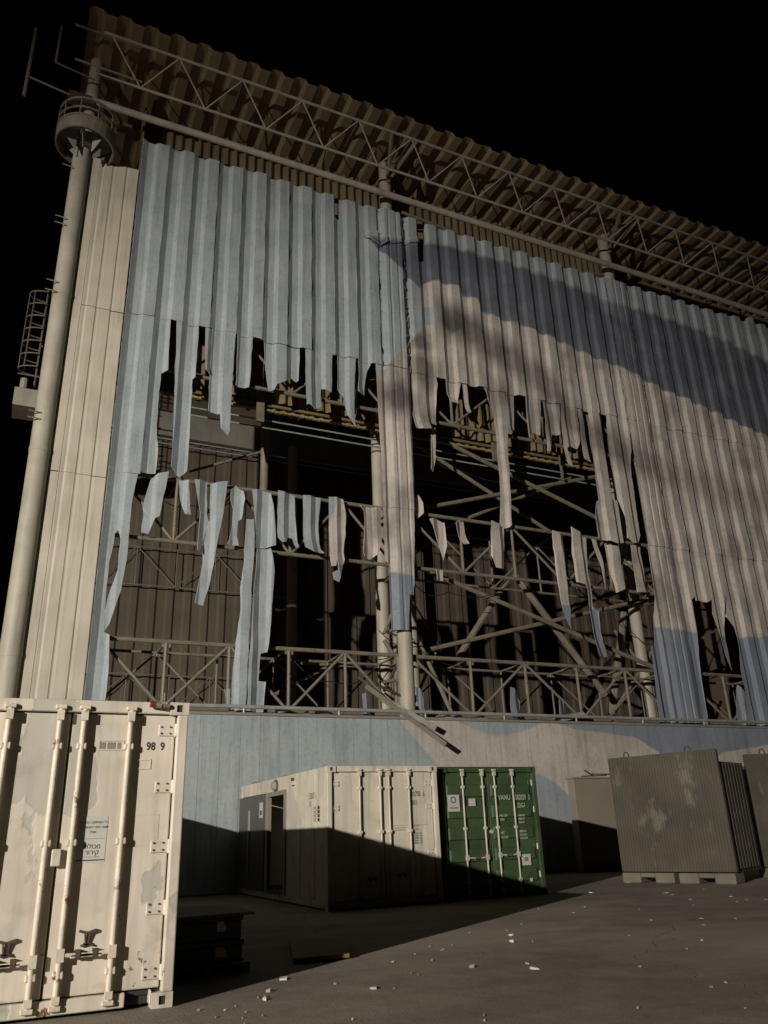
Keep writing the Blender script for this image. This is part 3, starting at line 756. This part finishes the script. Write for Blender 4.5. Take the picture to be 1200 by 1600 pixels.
def container(name, label, x0, y0, L, W, H, mat, bars, barmat, seam, ribbed, handle_z, bar_r=.02, hinge_zs=(.27, .78, 1.29, 1.81, 2.33), left_side=True, hinge_px=.17, pocket=None):
    T = thing(name, label, 'container')
    x1 = x0+W; y1 = y0+L; rear = y0+.06
    post = .1
    for x in (x0, x1-post):
        bevel(MB().box(x, y0, .118, x+post, y0+.14, H-.118).build('corner_post', mat, T), .012, 2)
        bevel(MB().box(x, y1-.14, .118, x+post, y1, H-.118).build('corner_post', mat, T), .012, 2)
    for x in (x0, x1-.178):
        for z in (0.0, H-.118): casting(x, y0-.006, z, mat, T)
        for z in (0.0, H-.118): MB().box(x, y1-.16, z, x+.178, y1+.004, z+.118).build('corner_casting', mat, T)
    bevel(MB().box(x0+.178, y0+.02, H-.11, x1-.178, y0+.12, H).build('header', mat, T), .008)
    if pocket:
        bevel(MB().box(x0+.178, y0+.02, .03, pocket[0], y0+.14, .14).build('sill', mat, T), .008)
        bevel(MB().box(pocket[1], y0+.02, .03, x1-.178, y0+.14, .14).build('sill', mat, T), .008)
        MB().box(pocket[0]+.001, y0+.12, .03, pocket[1]-.001, y0+.139, .138).build('pocket_back', 'dark', T)  # dark-coloured plate paints in the pocket's deep shade
    else: bevel(MB().box(x0+.178, y0+.02, .03, x1-.178, y0+.14, .14).build('sill', mat, T), .008)
    MB().box(x0+.02, y0+.16, H-.06, x0+.08, y1-.16, H).box(x1-.08, y0+.16, H-.06, x1-.02, y1-.16, H).build('top_rail', mat, T)
    MB().box(x0+.02, y0+.16, .03, x0+.08, y1-.16, .15).box(x1-.08, y0+.16, .03, x1-.02, y1-.16, .15).build('bottom_rail', mat, T)
    MB().box(x0+.05, y0+.1, H-.05, x1-.05, y1-.05, H-.02).build('roof_panel', mat, T)
    MB().box(x0+.05, y0+.1, .1, x1-.05, y1-.05, .15).build('floor_panel', 'dark', T)
    MB().box(x0+.1, y1-.08, .15, x1-.1, y1-.04, H-.06).build('end_panel', mat, T)
    corrugated_side('side_panel', x1-.03, y0+.14, y1-.14, .15, H-.06, .035, .28, mat, T, 1)
    if left_side: corrugated_side('side_panel', x0+.03, y0+.14, y1-.14, .15, H-.06, .035, .28, mat, T, -1)
    # doors
    zl, zh = .15, H-.12
    for (a, b, side) in ((x0+post+.012, seam-.006, -1), (seam+.006, x1-post-.012, 1)):
        dr = bevel(MB().box(a, rear, zl, b, rear+.05, zh).build('door', mat, T), .012, 2)
        g = .022
        MB().box(a-.004, rear+.012, zl-.004, a+g, rear+.03, zh+.004).box(b-g, rear+.012, zl-.004, b+.004, rear+.03, zh+.004).build('gasket', 'rubber', dr)
        if ribbed:
            n = 5; hgt = (zh-zl-.2)/n
            for j in range(n):
                z = zl+.12+hgt*j
                bevel(MB().hexa([(a+.05, rear-.002, z), (b-.05, rear-.002, z), (b-.05, rear-.002, z+hgt*.62), (a+.05, rear-.002, z+hgt*.62), (a+.075, rear-.034, z+.02), (b-.075, rear-.034, z+.02), (b-.075, rear-.034, z+hgt*.62-.02), (a+.075, rear-.034, z+hgt*.62-.02)]).build('door_rib', mat, dr), .006)
        for bx in bars:
            if not a < bx < b: continue
            yb = rear-.05
            MB().tube((bx, yb, .08), (bx, yb, H-.05), bar_r, 12).build('locking_bar', barmat, dr, True)
            for z in (.06, H-.09):
                bevel(MB().box(bx-.05, yb-.03, z, bx+.05, y0+.03, z+.04).build('cam_keeper', barmat, dr), .008)
                MB().box(bx-.03, yb-.035, z+.05 if z < 1 else z-.10, bx+.03, yb+.03, z+.11 if z < 1 else z-.01).build('cam', barmat, dr)
            for z in (.32, .52*H, H-.42):
                bevel(MB().box(bx-.045, yb-.022, z-.03, bx+.045, rear, z+.03).build('bar_guide', barmat, dr), .01)
        for hz in hinge_zs:
            hx = (x1-post, x1-post-hinge_px) if side == 1 else (x0+post, x0+post+hinge_px)
            bevel(MB().box(min(hx), rear-.012, hz-.055, max(hx), rear, hz+.055).build('hinge_leaf', mat, dr), .006)
            MB().tube((hx[0]+side*.0, rear-.014, hz-.06), (hx[0]+side*.0, rear-.014, hz+.06), .02, 10).build('hinge_pin', barmat, dr, True)
            for dx in (.35, .85):
                for dz in (-.03, .03):
                    MB().tube((hx[0]+(hx[1]-hx[0])*dx, rear-.012, hz+dz), (hx[0]+(hx[1]-hx[0])*dx, rear-.022, hz+dz), .009, 6).build('bolt', 'rust', dr)
    for i, bx in enumerate(bars):
        sgn = 1 if i in (0, 2) else -1
        z = handle_z + (.0 if i < 2 else .03)
        h = part('handle', T)
        bevel(MB().beam((bx, rear-.07, z), (bx+sgn*.34, rear-.07, z-.015), .02, .032).build('lever', barmat, h), .006)
        MB().box(bx-.032, rear-.085, z-.05, bx+.032, rear-.03, z+.05).build('hub', barmat, h)
        MB().box(bx+sgn*.28-.02, rear-.085, z-.03, bx+sgn*.28+.02, rear, z+.03).build('catch', 'rust', h)
        if pocket: MB().beam((bx+sgn*.14, rear-.02, z+.17), (bx+sgn*.21, rear-.02, z+.15), .03, .02).beam((bx+sgn*.19, rear-.025, z+.15), (bx+sgn*.20, rear-.01, z+.07), .018, .014).beam((bx+sgn*.18, rear-.02, z+.07), (bx+sgn*.26, rear-.02, z+.055), .02, .014).build('seal_hasp', 'rust', h)
    return T

# --- near cream refrigerated container
FY = 8.05; XF = 1.57
cream = container('shipping_container', 'large cream refrigerated container with peeling paint, nearest the camera at left', XF-2.35, FY, 12.19, 2.35, 2.59, 'cream', (-.03, .40, .61, 1.03), 'barcream', .50, False, .44, bar_r=.027, pocket=(1.17, 1.375))
dy = FY+.06
# lock box, notice, plates, number
bevel(MB().box(.455, dy-.06, 1.16, .535, dy-.002, 1.30).build('lock_box', 'barcream', cream), .008)
NT_ = part('notice', cream)
MB().quad((.655, dy-.003, 1.18), (.905, dy-.003, 1.18), (.905, dy-.003, 1.565), (.655, dy-.003, 1.565)).build('paper_sheet', 'paper', NT_)
def heb(s): return s[::-1]
def heb_line(s, size, cx, z, mat='ink', bold=0.0):
    text('lettering', heb(s), size, (cx, dy-.0045, z), (1, 0, 0), (0, 0, 1), mat, NT_, 'CENTER', 1.0, bold)
heb_line('כל האחזקה הטכנית', .030, .785, 1.503); heb_line('שעה לפני הוצאה של', .030, .785, 1.462); heb_line('אוכל', .030, .785, 1.421)
heb_line('מכולת', .055, .79, 1.293, bold=0.0); heb_line('קירור', .055, .79, 1.243, bold=0.0)
MB().box(.67, dy-.0046, 1.374, .895, dy-.0036, 1.377).build('rule', 'fade', NT_)
MB().box(.70, dy-.0046, 1.222, .86, dy-.0036, 1.226).build('rule', 'fade', NT_)
MB().box(.66, dy-.0046, 1.193, .90, dy-.0036, 1.202).build('rule', 'ink', NT_)
for s_, x in (('98', 1.195), ('9', 1.325)):
    text('lettering', s_, .105, (x, dy-.003, 2.145), (1, 0, 0), (0, 0, 1), 'ink', cream, 'LEFT', .82, .002)
def frame_plate(x0, z0, x1, z1, t=.012, mat='cream', d=.006):
    MB().box(x0, dy-d, z0, x1, dy-.001, z0+t).box(x0, dy-d, z1-t, x1, dy-.001, z1).box(x0, dy-d, z0+t, x0+t, dy-.001, z1-t).box(x1-t, dy-d, z0+t, x1, dy-.001, z1-t).build('raised_border', mat, cream)
frame_plate(.76, 2.14, .99, 2.235); frame_plate(1.08, 1.97, 1.25, 2.06); frame_plate(1.08, 1.30, 1.36, 1.57, .006, 'cream', .003)
for bx, bz, ww in ((.77, 2.152, .05), (.84, 2.152, .07), (.93, 2.152, .03)):
    MB().box(bx, dy-.004, bz, bx+ww, dy-.001, bz+.06).build('embossed_mark', 'fade', cream)
rl = part('red_marker_lamp', cream)
MB().tube((1.19, FY-.03, 2.565), (1.24, FY-.03, 2.56), .032, 12).build('lens', 'red', rl, True)
MB().tube((1.24, FY-.03, 2.56), (1.30, FY-.03, 2.55), .03, 12).tube((1.30, FY-.03, 2.55), (1.375, FY-.02, 2.548), .024, 12).build('housing', 'truss', rl, True)
MB().tube((1.33, FY-.02, 2.57), (1.33, FY+.03, 2.68), .008, 6).build('wire', 'truss', rl)

# --- white container with a doorway in its flank
WX, WY, WL = 5.78, 15.42, 6.55
white = container('shipping_container', 'white container with side doorway, half in shadow, left of the green container', WX, WY, WL, 2.44, 2.59, 'white', (6.47, 6.92, 7.11, 7.56), 'white', 7.0, False, .5, left_side=False, hinge_zs=(.4, .95, 1.8, 2.25))
def sidebox(name, y0, z0, y1, z1, mat, t=.05, parent=white): return MB().box(WX+.02, y0, z0, WX+.02+t, y1, z1).build(name, mat, parent)
sidebox('side_panel', WY+.14, .15, 18.06, 2.53, 'white'); sidebox('side_fascia', 18.06, 2.30, WY+WL-.14, 2.53, 'white')
for y in (16.2, 17.1): MB().box(WX+.012, y, .15, WX+.021, y+.02, 2.5).build('panel_seam', 'white', white)
DF = part('doorway', white)
MB().box(WX-.01, 18.06, .15, WX+.08, 18.2, 2.30).box(WX-.01, 19.42, .15, WX+.08, 19.62, 2.30).box(WX-.01, 18.2, 2.2, WX+.08, 19.42, 2.30).build('frame', 'beam', DF)
MB().box(WX-.01, 18.2, .15, WX+.3, 19.42, .2).build('threshold', 'greydoor', DF)
GL = part('sliding_leaf', white)
MB().box(WX-.03, 19.64, .18, WX+.05, WY+WL-.02, 2.28).build('leaf_panel', 'greydoor', GL)
MB().box(WX-.06, 20.9, .5, WX-.03, 20.96, 1.95).build('pull_handle', 'rail', GL)
MB().box(WX-.034, 19.75, 1.75, WX-.031, 20.05, 2.1).build('notice_paper', 'paper', GL)
MB().box(WX-.037, 19.83, 1.82, WX-.0345, 19.97, 1.92).build('print', 'ink', GL)
BL = part('bulkhead_lamp', white)
MB().tube((WX+.02, 18.85, 2.42), (WX-.1, 18.85, 2.42), .12, 14, r2=.08).build('globe', 'scrap', BL, True)
MB().tube((WX+.02, 18.85, 2.42), (WX-.02, 18.85, 2.42), .14, 14).build('base', 'greydoor', BL, True)
SL = part('signal_lamp', white)
MB().box(WX-.06, 17.48, 2.36, WX+.02, 17.62, 2.44).build('base', 'bar', SL); MB().tube((WX-.02, 17.55, 2.44), (WX-.02, 17.55, 2.51), .035, 10).build('lens', 'rust', SL, True)
text('lettering', '52070', .17, (WX+.014, 16.54, 2.02), (0, -1, 0), (0, 0, 1), 'fade', white, 'LEFT', .9)
text('lettering', '22', .14, (WX+.014, 16.54, 1.88), (0, -1, 0), (0, 0, 1), 'fade', white, 'LEFT', .9)
for y in (16.25, 16.02):
    for j in range(4): MB().box(WX+.014, y-.1, 1.58+j*.075, WX+.019, y, 1.64+j*.075).build('stencil_mark', 'ink' if y < 16.1 else 'fade', white)
wy = WY+.06
text('lettering', '520708  6', .14, (7.585, wy-.003, 2.0), (1, 0, 0), (0, 0, 1), 'ink', white, 'LEFT', .62)
text('lettering', '22K1', .14, (7.585, wy-.003, 1.83), (1, 0, 0), (0, 0, 1), 'ink', white, 'LEFT', .62)
for i, s_ in enumerate(('MGW', 'TARE')):
    text('lettering', s_, .055, (7.66, wy-.003, 1.42-.07*i), (1, 0, 0), (0, 0, 1), 'fade', white, 'LEFT', .8)
for j in range(5):
    MB().box(7.66, wy-.004, 1.10+.045*j, 7.75, wy-.002, 1.13+.045*j).build('stencil_line', 'fade', white)
    MB().box(7.79, wy-.004, 1.10+.045*j, 7.84, wy-.002, 1.13+.045*j).build('stencil_line', 'fade', white)
for z in (1.36, 1.40): MB().box(7.22, wy-.004, z, 7.46, wy-.002, z+.012).build('stencil_line', 'fade', white)
MB().box(7.22, wy-.004, 1.45, 7.46, wy-.002, 1.456).box(7.6, wy-.004, 1.25+.2, 7.98, wy-.002, 1.256+.2).build('stencil_line', 'fade', white)
RC = MB().box(WX+.1, WY+WL-1.1, 2.575, WX+.5, WY+WL-.7, 2.64).box(WX+.1, WY+3.0, 2.575, WX+.3, WY+3.2, 2.63).build('roof_clutter', 'truss', white)

# --- green container
GX, GY = 8.385, 15.62
def gx(x): return x*.979
green = container('shipping_container', 'dark green container with pale locking bars and stickers, beside the white one', GX, GY, 6.06, 2.44, 2.59, 'green', (8.94, 9.43, 9.74, 10.20), 'bar', 9.585, True, .78, left_side=True, hinge_zs=(.4, .95, 1.7, 2.25), hinge_px=.1)
gy = GY+.06-.036
def sticker(x0, z0, x1, z1, mat='paper'): 
    return MB().box(gx(x0), gy-.006, z0, gx(x1), gy-.001, z1).build('sticker', mat, green)
sticker(8.74, 1.69, 9.03, 2.02); sticker(9.26, 1.79, 9.43, 1.94); sticker(10.50, .58, 10.73, .80)
mb = MB()
for i in range(16):
    w0, w1 = 2*math.pi*i/16, 2*math.pi*(i+1)/16; c0 = (gx(8.88), 1.92)
    mb.quad((c0[0]+.07*math.cos(w0), gy-.008, c0[1]+.07*math.sin(w0)), (c0[0]+.07*math.cos(w1), gy-.008, c0[1]+.07*math.sin(w1)), (c0[0]+.045*math.cos(w1), gy-.008, c0[1]+.045*math.sin(w1)), (c0[0]+.045*math.cos(w0), gy-.008, c0[1]+.045*math.sin(w0)))
mb.build('ring_emblem', 'bluelogo', green)
MB().box(gx(8.78), gy-.008, 1.745, gx(8.99), gy-.0065, 1.775).build('print', 'fade', green)
MB().box(gx(10.56), gy-.008, .66, gx(10.66), gy-.0065, .74).build('print', 'fade', green)
def gtext(s, size, x, z, sx=.75): text('lettering', s, size, (gx(x), gy-.004, z), (1, 0, 0), (0, 0, 1), 'whiteink', green, 'LEFT', sx, .002)
gtext('VANU', .15, 10.02, 1.90); gtext('502029  3', .15, 10.47, 1.90, .62); gtext('22G1', .13, 10.50, 1.74)
gtext('MAX GW', .065, 10.02, 1.56); gtext('TARE', .065, 10.02, 1.48); gtext('30480 KG', .055, 10.50, 1.56); gtext('67200 LB', .055, 10.50, 1.49); gtext('2230 KG', .055, 10.50, 1.42)
gtext('NET', .065, 10.02, 1.22); gtext('CU.CAP', .065, 10.02, 1.13); gtext('28250 KG', .055, 10.50, 1.24); gtext('33.2 CU.M', .055, 10.50, 1.17); gtext('1172 CU.FT', .055, 10.50, 1.10)
MB().tube((9.585, gy-.02, 1.27), (9.585, gy+.03, 1.27), .04, 10).build('lock_boss', 'bar', green, True)
MB().box(10.44, gy-.01, .26, 10.50, gy-.001, .33).build('placard', 'bar', green)

# ------------------------------------------------------------------ concrete shelters and the tan box on the right
def shelter(label, b0, b1, H, depth, nribs):
    T = thing('concrete_shelter', label, 'shelter', 'ribbed concrete shelters right of the yard')
    b0 = Vector(b0); b1 = Vector(b1); d = (b1-b0).normalized(); L = (b1-b0).length
    nrm = Vector((d.y, -d.x, 0))          # points away from the slab's back
    if nrm.dot(-b0) < 0: nrm = -nrm
    def P(a, t, z): return b0 + d*a - nrm*t + Vector((0, 0, z))
    def slab(mb, a0, a1, t0, t1, z0, z1):
        return mb.hexa([P(a0, t0, z0), P(a1, t0, z0), P(a1, t1, z0), P(a0, t1, z0), P(a0, t0, z1), P(a1, t0, z1), P(a1, t1, z1), P(a0, t1, z1)])
    bevel(slab(MB(), 0, L, .03, .16, .24, H).build('front_slab', 'shelter', T), .02, 2)
    w = L/nribs
    for i in range(nribs):
        slab(MB(), i*w+.012, i*w+w*.72, .016, .032, .27+random.uniform(0, .02), H-.02-random.uniform(0, .02)).build('rib', 'shelter', T)
    slab(MB(), .12, L-.06, .16, depth, .24, H-.27).build('body', 'shelter', T)
    m = max(4, int(depth/.19))
    for i in range(m):
        t0 = .2+(depth-.25)*i/m
        slab(MB(), L-.06, L-.03, t0, t0+(depth-.25)/m*.6, .3, H-.3).build('side_rib', 'shelter', T)
    fw = L/2-.09
    for i in range(2):
        a = .02+i*(L/2+.03)
        for q0, q1, z0, z1 in ((0, fw*.36, 0, .22), (fw*.64, fw, 0, .22), (fw*.36+.001, fw*.64-.001, .12, .219)):
            bevel(slab(MB(), a+q0, a+q1, -.03+random.uniform(0, .015), .5, z0, z1).build('foot', 'feet', T), .015)
    for a in (.5, L-.7):
        pts = [P(a-.07, .1, H-.02)] + [P(a-.07*math.cos(x), .1, H+.03+.09*math.sin(x)) for x in [math.pi*j/8 for j in range(9)]] + [P(a+.07, .1, H-.02)]
        MB().path(pts, .014, 6).build('lifting_loop', 'rust', T)
    return T
shelter('stained olive ribbed concrete shelter with two lifting loops, on pale feet', (14.06, 17.05, 0), (15.12, 14.45, 0), 2.9, 1.7, 38)
shelter('ribbed concrete shelter cut off by the right picture edge', (16.95, 15.25, 0), (19.3, 14.3, 0), 2.86, 1.6, 34)
bx = thing('barrier_slab', 'plain tan upright barrier slab between the green container and the olive shelter', 'barrier')
bevel(MB().box(16.15, 21.3, .02, 18.5, 21.62, 2.68).build('case', 'tan', bx), .02, 2)
MB().box(16.11, 21.26, 2.681, 18.54, 21.66, 2.73).build('lid', 'tan', bx)
MB().box(16.2, 21.285, .02, 18.45, 21.299, .14).build('skid', 'dark', bx)
sc = MB().beam((16.6, 21.4, 2.76), (17.6, 21.5, 2.79), .12, .03).beam((17.0, 21.4, 2.78), (16.75, 21.45, 2.95), .08, .02).beam((16.9, 21.45, 2.83), (17.9, 21.6, 2.83), .06, .03).build('bent_scrap', 'rust')
tag(sc, 'bent rusty metal strips lying on top of the tan barrier slab', 'scrap')

# ------------------------------------------------------------------ black cases and boards in the shade of the near container
def crate(label, x0, y0, z0, x1, y1, z1, stickers):
    T = thing('storage_crate', label, 'crate', 'black crates beside the near container')
    bevel(MB().box(x0, y0, z0, x1, y1, z1-.06).build('body', 'black', T), .015, 2)
    bevel(MB().box(x0-.015, y0-.015, z1-.058, x1+.015, y1+.015, z1).build('lid', 'black', T), .012, 2)
    n = 5
    for i in range(n):
        a = x0+.04+(x1-x0-.1)*i/(n-1); MB().box(a, y0-.012, z0+.03, a+.025, y0-.001, z1-.08).build('rib', 'black', T)
    for sx, sz, w, h in stickers: MB().box(sx, y0-.016, sz, sx+w, y0-.0125, sz+h).build('sticker', 'paper', T)
    for a in (x0+.12, x1-.2): MB().box(a, y0-.03, z1-.09, a+.07, y0-.016, z1-.03).build('latch', 'dark', T)
    return T
crate('lower black plastic crate of the stack beside the cream container', 1.86, 9.6, .1, 2.6, 10.7, .31, [(2.30, .15, .12, .10)])
crate('upper black plastic crate of the stack beside the cream container', 1.87, 9.62, .311, 2.59, 10.68, .55, [(2.31, .395, .10, .10)])
pal = thing('pallet', 'wooden pallet under the black crates', 'pallet')
for i in range(5): MB().box(1.8, 9.5+i*.26, .08, 2.66, 9.62+i*.26, .098).build('deck_board', 'wood', pal)
for x in (1.8, 2.18, 2.56): MB().box(x, 9.5, 0.004, x+.1, 10.66, .079).build('bearer', 'wood', pal)
tag(bevel(MB().box(1.75, 9.5, .552, 2.7, 10.8, .575).build('board', 'wood'), .004), 'flat grey board laid on top of the black crates', 'board')
cc = [at_ground(*p) for p in ((452, 1476), (540, 1474), (546, 1499), (458, 1507))]
mb = MB(); mb.v = [(p.x, p.y, z) for z in (.02, .06) for p in cc]; mb.f = [(3, 2, 1, 0), (4, 5, 6, 7)]+[(i, (i+1) % 4, 4+(i+1) % 4, 4+i) for i in range(4)]
tag(mb.build('cardboard_sheet', 'card'), 'brown cardboard sheet lying in the shade before the white container', 'cardboard')

# ------------------------------------------------------------------ litter on the asphalt
def chip(px, py, w, h, mat, label, group=None, flat=.012):
    p = at_ground(px, py); n = random.randint(5, 7); top = []; bot = []
    sc = p.length/F_PX
    for i in range(n):
        a = 2*math.pi*i/n+random.uniform(-.3, .3); rx = w*sc*.5*random.uniform(.7, 1.1); ry = h*sc*random.uniform(1.5, 2.6)
        top.append((p.x+rx*math.cos(a)*.9, p.y+ry*math.sin(a)*.9, flat*random.uniform(.7, 1.6))); bot.append((p.x+rx*math.cos(a), p.y+ry*math.sin(a), .001))
    mb = MB(); mb.v = bot+top; mb.f = [tuple(range(n))[::-1], tuple(range(n, 2*n))]+[(i, (i+1) % n, n+(i+1) % n, n+i) for i in range(n)]
    o = mb.build('debris_chip', mat); tag(o, label, 'debris', group); return o
chip(443, 1531, 14.4, 3.6, 'paper', 'white crumpled scrap at the shadow edge right of the cream container', flat=.02)
chip(584, 1545, 13.6, 3.0, 'scrap', 'dull flat chip on the open asphalt, left of the picture middle', flat=.014)
chip(834, 1514, 13.6, 4.2, 'paper', 'largest white chip lying on the open asphalt', flat=.014)
chip(924, 1395, 8.0, 1.8, 'paper', 'white scrap near the tip of the shadow by the shelter feet', flat=.014)
chip(985, 1379, 14.4, 2.4, 'scrap', 'pale flat scrap before the left foot of the olive shelter', flat=.014)
chip(799, 1462, 7.2, 2.4, 'paper', 'upper of two small white chips near the shadow edge', flat=.02)
chip(800, 1472, 7.2, 2.4, 'paper', 'lower of two small white chips near the shadow edge', flat=.02)
chip(738, 1512, 9.6, 1.8, 'scrap', 'small pale chip left of the largest white chip', flat=.02)
chip(413, 1563, 4.8, 2.4, 'paper', 'tiny white pebble in the foreground near the cream container', flat=.02)
chip(420, 1550, 11.2, 1.8, 'scrap', 'thin beige chip just below the crumpled white scrap', flat=.02)
for i in range(56):
    px = random.uniform(300, 1200); lo = 1570-(px-270)*.27
    py = random.uniform(max(lo+8, 1392), 1598) if random.random() < .55 else random.uniform(max(lo+4, 1388), max(lo+70, 1440))
    chip(px, py, random.uniform(2, 5), random.uniform(.8, 1.8), random.choice(['scrap', 'feet', 'feet', 'beam', 'wood']), 'tiny pale chip of rubble scattered on the asphalt', 'rubble chips scattered on the asphalt', .012)
